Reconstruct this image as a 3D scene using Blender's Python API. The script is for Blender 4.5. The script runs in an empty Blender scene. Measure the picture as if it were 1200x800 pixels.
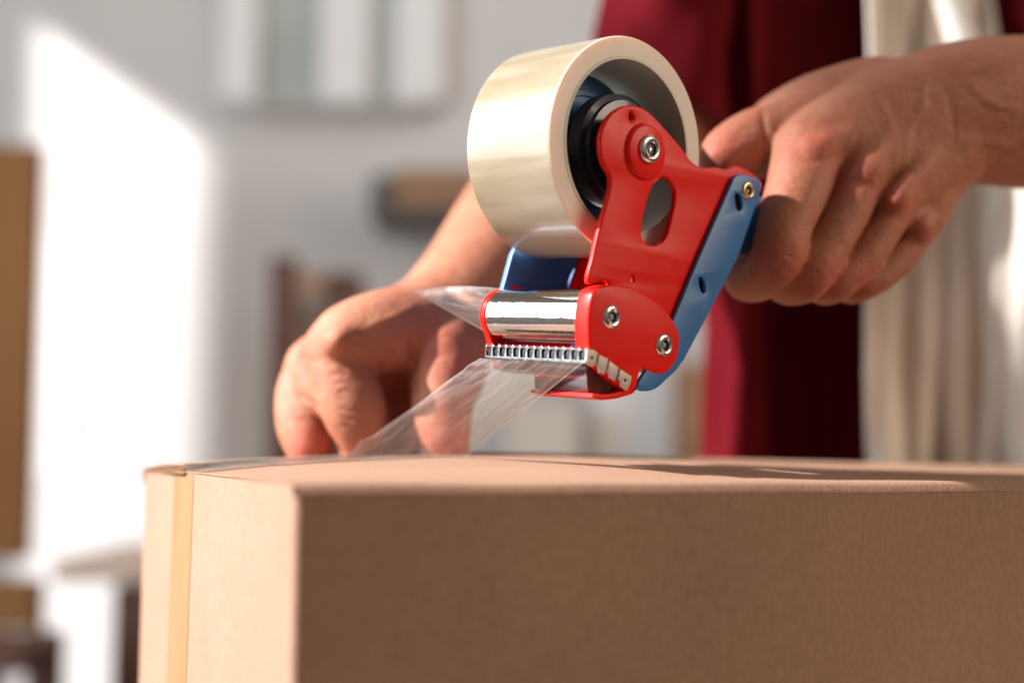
import bpy, bmesh, math, random
import numpy as np
from mathutils import Vector, Matrix, noise as mnoise
random.seed(7)
rng = np.random.default_rng(7)
C = bpy.context.scene.collection
R = math.radians

# ------------------------------------------------------------------ camera
F = 1667.0
CAM = Vector((0, 0, 1.2))
PITCH, ROLL = R(4.3), R(0.5)
fwd = Vector((0, math.cos(PITCH), math.sin(PITCH)))
rt0 = Vector((1, 0, 0)); up0 = rt0.cross(fwd)
rt = rt0*math.cos(ROLL) + up0*math.sin(ROLL)
up = rt.cross(fwd)
cd = bpy.data.cameras.new('camera'); cam = bpy.data.objects.new('camera', cd); C.objects.link(cam)
cd.lens = 50.0; cd.sensor_width = 36.0; cd.clip_start = 0.02; cd.clip_end = 60
cam.matrix_world = Matrix(((rt.x, up.x, -fwd.x, CAM.x), (rt.y, up.y, -fwd.y, CAM.y), (rt.z, up.z, -fwd.z, CAM.z), (0, 0, 0, 1)))
cd.dof.use_dof = True; cd.dof.focus_distance = 0.625; cd.dof.aperture_fstop = 2.7
bpy.context.scene.camera = cam

def ray(px, py):
    return (fwd + rt*((px-600)/F) + up*((400-py)/F))
def W(px, py, Z):
    d = ray(px, py); return CAM + d*(Z/d.y)

# ------------------------------------------------------------------ world, lamps, exposure
sc = bpy.context.scene
w = bpy.data.worlds.new('World'); sc.world = w; w.use_nodes = True
bg = w.node_tree.nodes['Background']
bg.inputs[0].default_value = (1.0, 0.85, 0.72, 1); bg.inputs[1].default_value = 0.17
sc.view_settings.view_transform = 'Standard'; sc.view_settings.look = 'None'
sc.view_settings.exposure = 0.0; sc.view_settings.gamma = 1
sc.render.engine = 'CYCLES'; sc.cycles.use_denoising = True
sc.cycles.max_bounces = 8; sc.cycles.transparent_max_bounces = 12

SUNDIR = Vector((-0.95, -0.21, 0.68)).normalized()
TARGET = Vector((0.1, 0.8, 1.25))
LPOS = TARGET + SUNDIR*9.0
ld = bpy.data.lights.new('low_sunlight_lamp', 'POINT'); ld.energy = 11000; ld.shadow_soft_size = 0.08
ld.color = (1.0, 0.965, 0.96)
lo = bpy.data.objects.new('low_sunlight_lamp', ld); C.objects.link(lo); lo.location = LPOS
ad = bpy.data.lights.new('window_light', 'AREA'); ad.shape = 'RECTANGLE'; ad.size = 1.9; ad.size_y = 2.3
ad.energy = 80; ad.color = (0.84, 0.92, 1.0)
ao = bpy.data.objects.new('window_light', ad); C.objects.link(ao); ao.location = (-2.3, 0.35, 1.9)
ao.rotation_euler = (Vector((0, 0.7, 1.25))-ao.location).to_track_quat('-Z', 'Y').to_euler()

fd = bpy.data.lights.new('right_fill_light', 'AREA'); fd.shape = 'RECTANGLE'; fd.size = 1.6; fd.size_y = 1.2; fd.energy = 41; fd.color = (1.0, 0.80, 0.63)  # added soft fill from the right, no real fixture there
fo = bpy.data.objects.new('right_fill_light', fd); C.objects.link(fo); fo.location = (2.5, 0.05, 2.2)
fo.rotation_euler = (Vector((0.1, 0.8, 1.3))-fo.location).to_track_quat('-Z', 'Y').to_euler()

wd = bpy.data.lights.new('wall_fill_light', 'AREA'); wd.shape = 'RECTANGLE'; wd.size = 3.0; wd.size_y = 0.6; wd.energy = 15; wd.color = (1.0, 0.97, 0.95)  # added fill that only brightens the back wall, no fixture behind it
wo = bpy.data.objects.new('wall_fill_light', wd); C.objects.link(wo); wo.location = (0.6, 1.7, 3.3)
wo.rotation_euler = (Vector((0.3, 3.2, 1.9))-wo.location).to_track_quat('-Z', 'Y').to_euler()

# ------------------------------------------------------------------ materials
MATS = {}
def mat(name, col, rough=0.5, metal=0.0, col2=None, nscale=20, nstretch=(1, 1, 1), bump=0.0, bscale=200, bstretch=(1, 1, 1),
        sss=0.0, coat=0.0, ior=None, detail=6, contrast=(0.35, 0.65), spec=None, sheen=0, bdist=0.001, rvar=0.0):
    m = bpy.data.materials.new(name); m.use_nodes = True; nt = m.node_tree; N = nt.nodes; L = nt.links
    p = N['Principled BSDF']; p.inputs['Base Color'].default_value = (*col, 1); p.inputs['Roughness'].default_value = rough
    p.inputs['Metallic'].default_value = metal
    if coat: p.inputs['Coat Weight'].default_value = coat; p.inputs['Coat Roughness'].default_value = 0.08
    if spec is not None: p.inputs['Specular IOR Level'].default_value = spec
    if sheen: p.inputs['Sheen Weight'].default_value = sheen
    if sss:
        p.inputs['Subsurface Weight'].default_value = sss; p.inputs['Subsurface Radius'].default_value = (1, 0.32, 0.16)
        p.inputs['Subsurface Scale'].default_value = 0.007
    tc = N.new('ShaderNodeTexCoord')
    if col2:
        mp = N.new('ShaderNodeMapping'); mp.inputs['Scale'].default_value = nstretch
        nz = N.new('ShaderNodeTexNoise'); nz.inputs['Scale'].default_value = nscale; nz.inputs['Detail'].default_value = detail
        rp = N.new('ShaderNodeValToRGB'); rp.color_ramp.elements[0].position = contrast[0]; rp.color_ramp.elements[1].position = contrast[1]
        rp.color_ramp.elements[0].color = (*col, 1); rp.color_ramp.elements[1].color = (*col2, 1)
        L.new(tc.outputs['Object'], mp.inputs[0]); L.new(mp.outputs[0], nz.inputs['Vector']); L.new(nz.outputs[0], rp.inputs[0])
        L.new(rp.outputs[0], p.inputs['Base Color'])
        if rvar:
            mr = N.new('ShaderNodeMapRange'); mr.inputs['To Min'].default_value = rough-rvar; mr.inputs['To Max'].default_value = rough+rvar
            L.new(nz.outputs[0], mr.inputs[0]); L.new(mr.outputs[0], p.inputs['Roughness'])
    if bump:
        mp2 = N.new('ShaderNodeMapping'); mp2.inputs['Scale'].default_value = bstretch
        nb = N.new('ShaderNodeTexNoise'); nb.inputs['Scale'].default_value = bscale; nb.inputs['Detail'].default_value = 5
        b = N.new('ShaderNodeBump'); b.inputs['Strength'].default_value = bump; b.inputs['Distance'].default_value = bdist
        L.new(tc.outputs['Object'], mp2.inputs[0]); L.new(mp2.outputs[0], nb.inputs['Vector']); L.new(nb.outputs[0], b.inputs['Height'])
        L.new(b.outputs[0], p.inputs['Normal'])
    MATS[name] = m
    return m

M_card = mat('cardboard', (0.315, 0.186, 0.122), 0.85, col2=(0.36, 0.218, 0.147), nscale=420, nstretch=(1, 1, 0.6), bump=0.6, bscale=700, bdist=0.0004, spec=0.2, detail=8)
nt = M_card.node_tree; n_ = nt.nodes.new('ShaderNodeTexNoise'); n_.inputs['Scale'].default_value = 11; n_.inputs['Detail'].default_value = 6
r_ = nt.nodes.new('ShaderNodeMapRange'); r_.inputs['From Min'].default_value = .3; r_.inputs['From Max'].default_value = .7; r_.inputs['To Min'].default_value = .90; r_.inputs['To Max'].default_value = 1.06
t_ = nt.nodes.new('ShaderNodeTexCoord'); nt.links.new(t_.outputs['Object'], n_.inputs['Vector']); nt.links.new(n_.outputs[0], r_.inputs[0])
v_ = nt.nodes.new('ShaderNodeVectorMath'); v_.operation = 'SCALE'; pb_ = nt.nodes['Principled BSDF']; src_ = pb_.inputs['Base Color'].links[0].from_socket
nt.links.new(src_, v_.inputs[0]); nt.links.new(r_.outputs[0], v_.inputs['Scale']); nt.links.new(v_.outputs[0], pb_.inputs['Base Color'])
M_cardcut = mat('cardboard_fluting', (0.36, 0.20, 0.10), 0.9, col2=(0.45, 0.26, 0.14), nscale=300)
M_red = mat('red_plastic', (0.76, 0.012, 0.005), 0.34, col2=(0.72, 0.035, 0.022), nscale=150, contrast=(0.62, 0.78), bump=0.12, bscale=260, bdist=0.0003, spec=0.22, rvar=0.12)
M_blue = mat('blue_plastic', (0.035, 0.16, 0.40), 0.36, col2=(0.07, 0.19, 0.40), nscale=150, contrast=(0.62, 0.78), bump=0.12, bscale=300, bdist=0.0003)
M_navy = mat('dark_hub_plastic', (0.012, 0.02, 0.035), 0.22, col2=(0.02, 0.03, 0.05), nscale=30, coat=0.3)
M_black = mat('recess_black', (0.012, 0.012, 0.014), 0.45)  # flat black that darkens bolt sockets and the backs of holes
M_steel = mat('brushed_steel', (0.78, 0.77, 0.75), 0.22, 1.0, col2=(0.62, 0.61, 0.58), nscale=120, bump=0.08, bscale=900, rvar=0.08)
M_chrome = mat('roller_chrome', (0.80, 0.82, 0.84), 0.24, 1.0, col2=(0.72, 0.74, 0.76), nscale=40, nstretch=(1, 1, 1), bump=0.05, bscale=200, rvar=0.06)
M_brass = mat('brass_bolt', (0.78, 0.58, 0.38), 0.28, 1.0)
M_blade = mat('blade_steel', (0.13, 0.127, 0.12), 0.28, 1.0, col2=(0.24, 0.235, 0.22), nscale=300, bump=0.15, bscale=600)
M_guard = mat('guard_metal', (0.56, 0.52, 0.46), 0.5, 0.4, col2=(0.48, 0.44, 0.385), nscale=200)
M_maroonpl = mat('dark_maroon_plastic', (0.10, 0.012, 0.010), 0.25, col2=(0.14, 0.02, 0.016), nscale=60, coat=0.4)
M_core = mat('core_board', (0.52, 0.47, 0.37), 0.45, col2=(0.62, 0.56, 0.45), nscale=30)
M_shirt = mat('maroon_cloth', (0.085, 0.004, 0.007), 0.9, col2=(0.11, 0.006, 0.009), nscale=15, bump=0.5, bscale=900, bdist=0.0006, spec=0.03)
M_apron = mat('beige_linen', (0.66, 0.60, 0.52), 0.9, col2=(0.74, 0.68, 0.60), nscale=40, nstretch=(4, 4, 0.4), bump=0.5, bscale=700, bdist=0.0006)
M_strap = mat('white_strap', (0.80, 0.77, 0.72), 0.85)
M_wall = mat('wall_paint', (0.60, 0.585, 0.57), 0.85, col2=(0.66, 0.645, 0.63), nscale=2.0, bump=0.1, bscale=60)
M_white = mat('white_paint', (0.82, 0.82, 0.81), 0.6)
M_glass = mat('green_grey_pane', (0.36, 0.40, 0.37), 0.25, col2=(0.46, 0.49, 0.46), nscale=3)
M_ochre = mat('ochre_board', (0.24, 0.10, 0.025), 0.8, col2=(0.30, 0.135, 0.04), nscale=6, nstretch=(3, 3, 0.5))
M_wood = mat('brown_wood', (0.28, 0.15, 0.08), 0.6, col2=(0.36, 0.20, 0.11), nscale=5, nstretch=(1, 1, 6))
M_dwood = mat('dark_wood', (0.10, 0.040, 0.028), 0.5, col2=(0.14, 0.06, 0.04), nscale=6)
M_dark = mat('dark_grey_metal', (0.11, 0.10, 0.095), 0.6)
M_peach = mat('pale_wood', (0.62, 0.45, 0.34), 0.6, col2=(0.68, 0.52, 0.41), nscale=5)
M_floor = mat('dark_floorboards', (0.13, 0.085, 0.055), 0.6, col2=(0.17, 0.11, 0.07), nscale=3)
M_pink = mat('pink_print', (0.70, 0.42, 0.42), 0.8, col2=(0.66, 0.52, 0.52), nscale=10)
M_poster = mat('poster_paper', (0.80, 0.78, 0.77), 0.8)
M_cream = mat('cream_box', (0.66, 0.60, 0.54), 0.8)

def skin_mat():
    m = bpy.data.materials.new('skin'); m.use_nodes = True; nt = m.node_tree; N = nt.nodes; L = nt.links
    p = N['Principled BSDF']; p.inputs['Roughness'].default_value = 0.56; p.inputs['Specular IOR Level'].default_value = 0.35
    p.inputs['Subsurface Weight'].default_value = 0.22; p.inputs['Subsurface Radius'].default_value = (1, 0.3, 0.15)
    p.inputs['Subsurface Scale'].default_value = 0.005
    tc = N.new('ShaderNodeTexCoord')
    n1 = N.new('ShaderNodeTexNoise'); n1.inputs['Scale'].default_value = 38; n1.inputs['Detail'].default_value = 5
    r1 = N.new('ShaderNodeValToRGB'); r1.color_ramp.elements[0].position = 0.35; r1.color_ramp.elements[1].position = 0.68
    r1.color_ramp.elements[0].color = (0.45, 0.188, 0.108, 1); r1.color_ramp.elements[1].color = (0.40, 0.135, 0.076, 1)
    L.new(tc.outputs['Object'], n1.inputs['Vector']); L.new(n1.outputs[0], r1.inputs[0])
    # redder skin over the knuckles and fingertips (vertex attribute written by the hand builder)
    at = N.new('ShaderNodeAttribute'); at.attribute_name = 'redness'
    mx = N.new('ShaderNodeMix'); mx.data_type = 'RGBA'; mx.inputs[7].default_value = (0.50, 0.115, 0.075, 1)
    L.new(at.outputs['Fac'], mx.inputs[0]); L.new(r1.outputs[0], mx.inputs[6])
    # tanned hairy forearm: darker fine streaks
    n3 = N.new('ShaderNodeTexNoise'); n3.inputs['Scale'].default_value = 330; n3.inputs['Detail'].default_value = 3
    mp = N.new('ShaderNodeMapping'); mp.inputs['Scale'].default_value = (0.25, 1, 1); mp.inputs['Rotation'].default_value = (0, 0.5, 0)
    L.new(tc.outputs['Object'], mp.inputs[0]); L.new(mp.outputs[0], n3.inputs['Vector'])
    r3 = N.new('ShaderNodeValToRGB'); r3.color_ramp.elements[0].position = 0.46; r3.color_ramp.elements[1].position = 0.74
    at2 = N.new('ShaderNodeAttribute'); at2.attribute_name = 'hair'
    mm = N.new('ShaderNodeMath'); mm.operation = 'MULTIPLY'; L.new(r3.outputs[0], mm.inputs[0]); L.new(at2.outputs['Fac'], mm.inputs[1])
    L.new(n3.outputs[0], r3.inputs[0])
    mx2 = N.new('ShaderNodeMix'); mx2.data_type = 'RGBA'; mx2.inputs[7].default_value = (0.16, 0.065, 0.035, 1)
    L.new(mm.outputs[0], mx2.inputs[0]); L.new(mx.outputs[2], mx2.inputs[6]); L.new(mx2.outputs[2], p.inputs['Base Color'])
    n2 = N.new('ShaderNodeTexNoise'); n2.inputs['Scale'].default_value = 140; n2.inputs['Detail'].default_value = 6
    v = N.new('ShaderNodeTexVoronoi'); v.inputs['Scale'].default_value = 900
    ad_ = N.new('ShaderNodeMath'); ad_.operation = 'MULTIPLY_ADD'; ad_.inputs[1].default_value = 0.25
    L.new(v.outputs['Distance'], ad_.inputs[0]); L.new(n2.outputs[0], ad_.inputs[2])
    L.new(tc.outputs['Object'], n2.inputs['Vector']); L.new(tc.outputs['Object'], v.inputs['Vector'])
    b = N.new('ShaderNodeBump'); b.inputs['Strength'].default_value = 0.7; b.inputs['Distance'].default_value = 0.0015
    L.new(ad_.outputs[0], b.inputs['Height']); L.new(b.outputs[0], p.inputs['Normal'])
    return m
M_skin = skin_mat()

def roll_mat(name, axis_stretch, c1, c2, rough):
    m = mat(name, c1, rough, col2=c2, nscale=34, nstretch=axis_stretch, bump=0.35, bscale=30, bstretch=axis_stretch, bdist=0.0006,
            coat=0.5, contrast=(0.3, 0.7), sss=0.45)
    return m
M_roll = roll_mat('tape_wound_side', (2.5, 2.5, 0.3), (0.25, 0.19, 0.11), (0.37, 0.32, 0.235), 0.32)
M_rollface = mat('tape_edge_face', (0.80, 0.72, 0.62), 0.40, col2=(0.86, 0.78, 0.68), nscale=40, sss=0.3)

def film_mat(nm='clear_tape_film', bs=0.6, us=1.3, fk=1.3, mn=0.13, mxx=0.42):
    m = bpy.data.materials.new(nm); m.use_nodes = True; nt = m.node_tree; N = nt.nodes; L = nt.links
    N.remove(N['Principled BSDF']); out = N['Material Output']
    tr = N.new('ShaderNodeBsdfTransparent'); tr.inputs[0].default_value = (0.97, 0.95, 0.92, 1)
    gl = N.new('ShaderNodeBsdfGlossy'); gl.inputs['Roughness'].default_value = 0.07
    df = N.new('ShaderNodeBsdfDiffuse'); df.inputs[0].default_value = (0.82, 0.72, 0.64, 1)
    tl = N.new('ShaderNodeBsdfTranslucent'); tl.inputs[0].default_value = (0.82, 0.70, 0.62, 1)
    tc = N.new('ShaderNodeTexCoord'); mp = N.new('ShaderNodeMapping'); mp.inputs['Scale'].default_value = (0.5, 1, 1)
    uv = N.new('ShaderNodeUVMap')
    mp.inputs['Scale'].default_value = (us, 5, 1)
    nz = N.new('ShaderNodeTexNoise'); nz.inputs['Scale'].default_value = 2.4; nz.inputs['Detail'].default_value = 4
    L.new(tc.outputs['UV'], mp.inputs[0]); L.new(mp.outputs[0], nz.inputs['Vector'])
    b = N.new('ShaderNodeBump'); b.inputs['Strength'].default_value = bs; b.inputs['Distance'].default_value = 0.002
    L.new(nz.outputs[0], b.inputs['Height'])
    for s in (gl, df, tl): L.new(b.outputs[0], s.inputs['Normal'])
    fr = N.new('ShaderNodeFresnel'); fr.inputs[0].default_value = 1.5; L.new(b.outputs[0], fr.inputs['Normal'])
    mrg = N.new('ShaderNodeMapRange'); mrg.inputs['From Min'].default_value = 0.35; mrg.inputs['From Max'].default_value = 0.75
    mrg.inputs['To Min'].default_value = mn; mrg.inputs['To Max'].default_value = mxx; L.new(nz.outputs[0], mrg.inputs[0])
    sx = N.new('ShaderNodeSeparateXYZ'); L.new(tc.outputs['UV'], sx.inputs[0])
    e1_ = N.new('ShaderNodeMath'); e1_.operation = 'SUBTRACT'; e1_.inputs[1].default_value = 0.5; L.new(sx.outputs[1], e1_.inputs[0])
    e2_ = N.new('ShaderNodeMath'); e2_.operation = 'ABSOLUTE'; L.new(e1_.outputs[0], e2_.inputs[0])
    e3_ = N.new('ShaderNodeMapRange'); e3_.inputs['From Min'].default_value = 0.475; e3_.inputs['From Max'].default_value = 0.497; e3_.inputs['To Max'].default_value = 0.4  # film whitened along both edges to imitate the light they catch
    L.new(e2_.outputs[0], e3_.inputs[0]); e4_ = N.new('ShaderNodeMath'); e4_.operation = 'ADD'; L.new(mrg.outputs[0], e4_.inputs[0]); L.new(e3_.outputs[0], e4_.inputs[1])
    mrg = e4_
    a = N.new('ShaderNodeMixShader'); L.new(df.outputs[0], a.inputs[1]); L.new(tl.outputs[0], a.inputs[2])
    s1 = N.new('ShaderNodeMixShader'); L.new(mrg.outputs[0], s1.inputs[0]); L.new(tr.outputs[0], s1.inputs[1]); L.new(a.outputs[0], s1.inputs[2])
    s2 = N.new('ShaderNodeMixShader'); fm = N.new('ShaderNodeMath'); fm.operation = 'MULTIPLY'; fm.inputs[1].default_value = fk; fm.use_clamp = True
    L.new(fr.outputs[0], fm.inputs[0]); L.new(fm.outputs[0], s2.inputs[0]); L.new(s1.outputs[0], s2.inputs[1]); L.new(gl.outputs[0], s2.inputs[2])
    L.new(s2.outputs[0], out.inputs[0])
    return m
M_film = film_mat(mn=0.10, mxx=0.34)
M_film2 = film_mat('smooth_tape_film', 0.10, mn=0.18, mxx=0.40)
M_film3 = film_mat('laid_tape_film', 0.25, 3.0, 0.5, 0.16, 0.40)

# ------------------------------------------------------------------ helpers
def link(o, m=None, parent=None):
    C.objects.link(o)
    if m and not o.data.materials: o.data.materials.append(m)
    if parent: o.parent = parent
    return o
def meshobj(name, verts, faces, m, parent=None, smooth=False, mats=None, fmat=None, uvs=None):
    me = bpy.data.meshes.new(name); me.from_pydata([tuple(v) for v in verts], [], faces); me.update()
    if mats:
        for x in mats: me.materials.append(x)
        me.polygons.foreach_set('material_index', fmat)
    if smooth: me.polygons.foreach_set('use_smooth', [True]*len(me.polygons))
    o = bpy.data.objects.new(name, me); return link(o, m, parent)
def bmobj(name, bm, m, parent=None, smooth=False):
    bmesh.ops.recalc_face_normals(bm, faces=bm.faces)
    me = bpy.data.meshes.new(name); bm.to_mesh(me); bm.free()
    if smooth: me.polygons.foreach_set('use_smooth', [True]*len(me.polygons))
    return link(bpy.data.objects.new(name, me), m, parent)
def auto_smooth(o, ang=35):
    me = o.data; bm = bmesh.new(); bm.from_mesh(me)
    for f in bm.faces: f.smooth = True
    for e in bm.edges:
        if len(e.link_faces) == 2 and e.calc_face_angle(0) > R(ang): e.smooth = False
    bm.to_mesh(me); bm.free(); return o
def empty(name, loc, label, cat, group=None):
    o = bpy.data.objects.new(name, None); C.objects.link(o); o.location = loc; o.empty_display_size = 0.02
    o['label'] = label; o['category'] = cat
    if group: o['group'] = group
    return o
def own(parent, *obs):
    bpy.context.view_layer.update()
    for o in obs:
        o.parent = parent; o.matrix_parent_inverse = parent.matrix_world.inverted()
def tag(o, label=None, cat=None, kind=None, group=None):
    if label: o['label'] = label
    if cat: o['category'] = cat
    if kind: o['kind'] = kind
    if group: o['group'] = group
    return o
def box(name, lo_, hi_, m, bev=0.003, parent=None):
    bm = bmesh.new(); bmesh.ops.create_cube(bm, size=1)
    lo_, hi_ = Vector(lo_), Vector(hi_); c = (lo_+hi_)/2; s = hi_-lo_
    for v in bm.verts: v.co = Vector((v.co.x*s.x, v.co.y*s.y, v.co.z*s.z)) + c
    if bev: bmesh.ops.bevel(bm, geom=bm.edges[:], offset=bev, segments=2, affect='EDGES')
    return bmobj(name, bm, m, parent)
def catmull(pts, n=6, closed=True, sharp=()):
    out = []; N = len(pts)
    rngi = range(N) if closed else range(N-1)
    for i in rngi:
        p1 = np.array(pts[i], float); p2 = np.array(pts[(i+1) % N], float)
        p0 = np.array(pts[(i-1) % N] if closed or i > 0 else pts[i], float)
        p3 = np.array(pts[(i+2) % N] if closed or i+2 < N else pts[(i+1) % N], float)
        if i in sharp: p0 = p1
        if (i+1) % N in sharp: p3 = p2
        for k in range(n):
            t = k/n
            out.append(0.5*((2*p1)+(-p0+p2)*t+(2*p0-5*p1+4*p2-p3)*t*t+(-p0+3*p1-3*p2+p3)*t**3))
    if not closed: out.append(np.array(pts[-1], float))
    return out

# plate: 2D outline with holes in frame (O, X, Y, Z), from z0 to z1, bevelled, as real mesh
def plate(name, O, X, Y, Zv, outline, holes, z0, z1, m, bev=0.0006, parent=None):
    cu = bpy.data.curves.new(name, 'CURVE'); cu.dimensions = '2D'; cu.fill_mode = 'BOTH'
    cu.extrude = max((z1-z0)/2-bev, 1e-5); cu.bevel_depth = bev; cu.bevel_resolution = 2; cu.offset = -bev
    for lp in [outline]+list(holes):
        s = cu.splines.new('POLY'); s.points.add(len(lp)-1)
        for i, p in enumerate(lp): s.points[i].co = (p[0], p[1], 0, 1)
        s.use_cyclic_u = True
    tmp = bpy.data.objects.new('tmp', cu); C.objects.link(tmp)
    dg = bpy.context.evaluated_depsgraph_get(); me = bpy.data.meshes.new_from_object(tmp.evaluated_get(dg))
    bpy.data.objects.remove(tmp); bpy.data.curves.remove(cu)
    M = Matrix(((X.x, Y.x, Zv.x, 0), (X.y, Y.y, Zv.y, 0), (X.z, Y.z, Zv.z, 0), (0, 0, 0, 1)))
    M.translation = O + Zv*((z0+z1)/2)
    me.transform(M)
    bm = bmesh.new(); bm.from_mesh(me); bmesh.ops.remove_doubles(bm, verts=bm.verts, dist=1e-6); bm.to_mesh(me); bm.free()
    me.name = name; me.materials.clear()
    o = bpy.data.objects.new(name, me); link(o, m, parent); auto_smooth(o, 40); return o

def lathe(name, O, axis, prof, m, seg=48, parent=None, closed=False, mats=None, fm=None):
    # prof: list of (radius, height along axis)
    axis = axis.normalized(); a = axis.orthogonal().normalized(); b = axis.cross(a)
    vs = []; fs = []; fmi = []
    for (r, h) in prof:
        for k in range(seg):
            t = 2*math.pi*k/seg; vs.append(O+axis*h+a*(r*math.cos(t))+b*(r*math.sin(t)))
    n = len(prof)
    for i in range(n if closed else n-1):
        j = (i+1) % n
        for k in range(seg):
            k2 = (k+1) % seg
            fs.append((i*seg+k, i*seg+k2, j*seg+k2, j*seg+k)); fmi.append(fm[i] if fm else 0)
    o = meshobj(name, vs, fs, m, parent, mats=mats, fmat=fmi if mats else None)
    bm = bmesh.new(); bm.from_mesh(o.data); bmesh.ops.recalc_face_normals(bm, faces=bm.faces); bm.to_mesh(o.data); bm.free()
    auto_smooth(o, 38); return o

def sheet(name, grid, m, parent=None, thick=0.0, uv=True):
    # grid: rows x cols of Vector
    nr, nc = len(grid), len(grid[0]); vs = [p for r_ in grid for p in r_]
    fs = [(i*nc+j, i*nc+j+1, (i+1)*nc+j+1, (i+1)*nc+j) for i in range(nr-1) for j in range(nc-1)]
    o = meshobj(name, vs, fs, m, parent, smooth=True)
    if uv:
        ul = o.data.uv_layers.new(name='UVMap')
        li = np.zeros(len(o.data.loops), dtype=np.int32); o.data.loops.foreach_get('vertex_index', li)
        co = np.zeros((len(li), 2)); co[:, 0] = (li // nc)/(nr-1); co[:, 1] = (li % nc)/(nc-1)
        ul.data.foreach_set('uv', co.ravel())
    if thick:
        md = o.modifiers.new('thickness', 'SOLIDIFY'); md.thickness = thick; md.offset = 0
        es = o.modifiers.new('edges', 'EDGE_SPLIT'); es.split_angle = R(48)
    return o

# ------------------------------------------------------------------ the room behind
tag(box('floor', (-5, -3, -0.1), (6, 5, 0), M_floor, 0), kind='structure')
YB = 3.2
tag(box('back_wall', (-2.6, YB, 0), (6, YB+0.2, 3.6), M_wall, 0), kind='structure')
# left wall with two window openings that let the low sun in
def through(p, x):
    d = p-LPOS; t = (x-LPOS.x)/d.x; return LPOS + d*t
XL = -2.6
A0 = through(W(45, 12, YB), XL); A1 = through(W(268, 165, YB), XL); A2 = through(W(100, 1000, YB), XL)
ay0, ay1 = sorted((A0.y, A1.y)); az1 = (A0.z+A1.z)/2; az0 = A2.z
bps = [through(p, XL) for p in (Vector((-.35, .45, .9)), Vector((-.35, .45, 1.75)), Vector((.75, 1.25, 1.0)), Vector((.75, 1.25, 1.75)), Vector((-.3, 1.1, 1.5)), Vector((.7, .5, .9)))]
by0 = min(p.y for p in bps)-0.02; by1 = max(p.y for p in bps)+0.02; bz0 = min(p.z for p in bps)-0.02; bz1 = max(p.z for p in bps)+0.02
print('openings', ay0, ay1, az0, az1, '|', by0, by1, bz0, bz1, LPOS)
def wall_quad(y0, y1, z0, z1):
    return (XL-0.04, y0, z0), (XL, y1, z1)
bm = bmesh.new()
def addbox(bm, lo_, hi_):
    lo_, hi_ = Vector(lo_), Vector(hi_); c = (lo_+hi_)/2; s = hi_-lo_
    r_ = bmesh.ops.create_cube(bm, size=1)
    for v in r_['verts']: v.co = Vector((v.co.x*s.x, v.co.y*s.y, v.co.z*s.z))+c
ZT = 5.0
OPN = [(ay0, ay1, az0, az1)]
zt1 = through(Vector((0.05, .75, 1.455)), XL).z
OPN.append((by0, by1, bz0, zt1))
q1 = through(Vector((0.2, .93, 1.42)), XL); q2 = through(Vector((0.3, 1.25, 1.60)), XL)
OPN.append((q1.y, by1+.05, q1.z, q2.z))
ys = sorted({-3, YB+.2}.union({v for o_ in OPN for v in o_[:2]})); zs = sorted({0, ZT}.union({v for o_ in OPN for v in o_[2:]}))
for i in range(len(ys)-1):
    for j in range(len(zs)-1):
        ym, zm = (ys[i]+ys[i+1])/2, (zs[j]+zs[j+1])/2
        if any(o_[0] < ym < o_[1] and o_[2] < zm < o_[3] for o_ in OPN): continue
        addbox(bm, *wall_quad(ys[i], ys[i+1], zs[j], zs[j+1]))
tag(bmobj('left_wall', bm, M_wall), kind='structure')

def pxbox(name, x0, y0, x1, y1, Z, depth, m, bev=0.004, parent=None):
    a = W(x0, y0, Z); b = W(x1, y1, Z)
    return box(name, (min(a.x, b.x), Z, min(a.z, b.z)), (max(a.x, b.x), Z+depth, max(a.z, b.z)), m, bev, parent)

# tall ochre board leaning at far left
o = pxbox('wooden_board', -60, 168, 33, 655, 2.6, 0.03, M_ochre); tag(o, 'tall ochre brown wooden board standing at the left edge of the room', 'board')
# window with greenish panes
wn = empty('window', W(370, 120, YB-.05), 'white framed window with grey green panes high on the back wall', 'window')
parts = []
for (x0, x1) in ((262, 300), (378, 432), (466, 520)):
    parts.append(pxbox('frame', x0, -150, x1, 118, YB-0.06, 0.055, M_white, 0.004))
parts.append(pxbox('sill', 285, 118, 500, 126, YB-0.07, 0.065, M_wall, 0.004))
for (x0, x1) in ((300, 378), (432, 466)):
    parts.append(pxbox('pane', x0, -150, x1, 118, YB-0.03, 0.02, M_glass, 0))
own(wn, *parts)
# wall shelf and box on it
ws = pxbox('wall_shelf', 432, 246, 640, 256, YB-0.25, 0.24, M_dark, 0.003); tag(ws, 'dark wall shelf carrying a brown carton behind the arm', 'shelf')
o = pxbox('brown_carton', 462, 196, 560, 245, YB-0.22, 0.2, M_wood, 0.006); tag(o, 'brown carton lying on the dark wall shelf', 'box')
o = pxbox('grey_file_box', 434, 203, 461, 245, YB-0.2, 0.16, M_dark, 0.006); tag(o, 'small dark grey box at the left end of the wall shelf', 'box')
# wooden chair / rack behind the hand
rk = empty('wooden_rack', W(365, 540, 2.5), 'dark wooden rack with two posts behind the pressing hand', 'rack')
own(rk, pxbox('post', 316, 300, 336, 900, 2.5, 0.04, M_dwood), pxbox('post', 382, 318, 416, 900, 2.52, 0.04, M_dwood),
    pxbox('rail', 337, 320, 381, 345, 2.5, 0.03, M_wood), pxbox('rail', 337, 520, 381, 540, 2.5, 0.03, M_dwood))
o = pxbox('pale_bin', 338, 352, 381, 519, 2.55, 0.15, M_cream); tag(o, 'pale pinkish carton standing inside the wooden rack', 'box')
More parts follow.
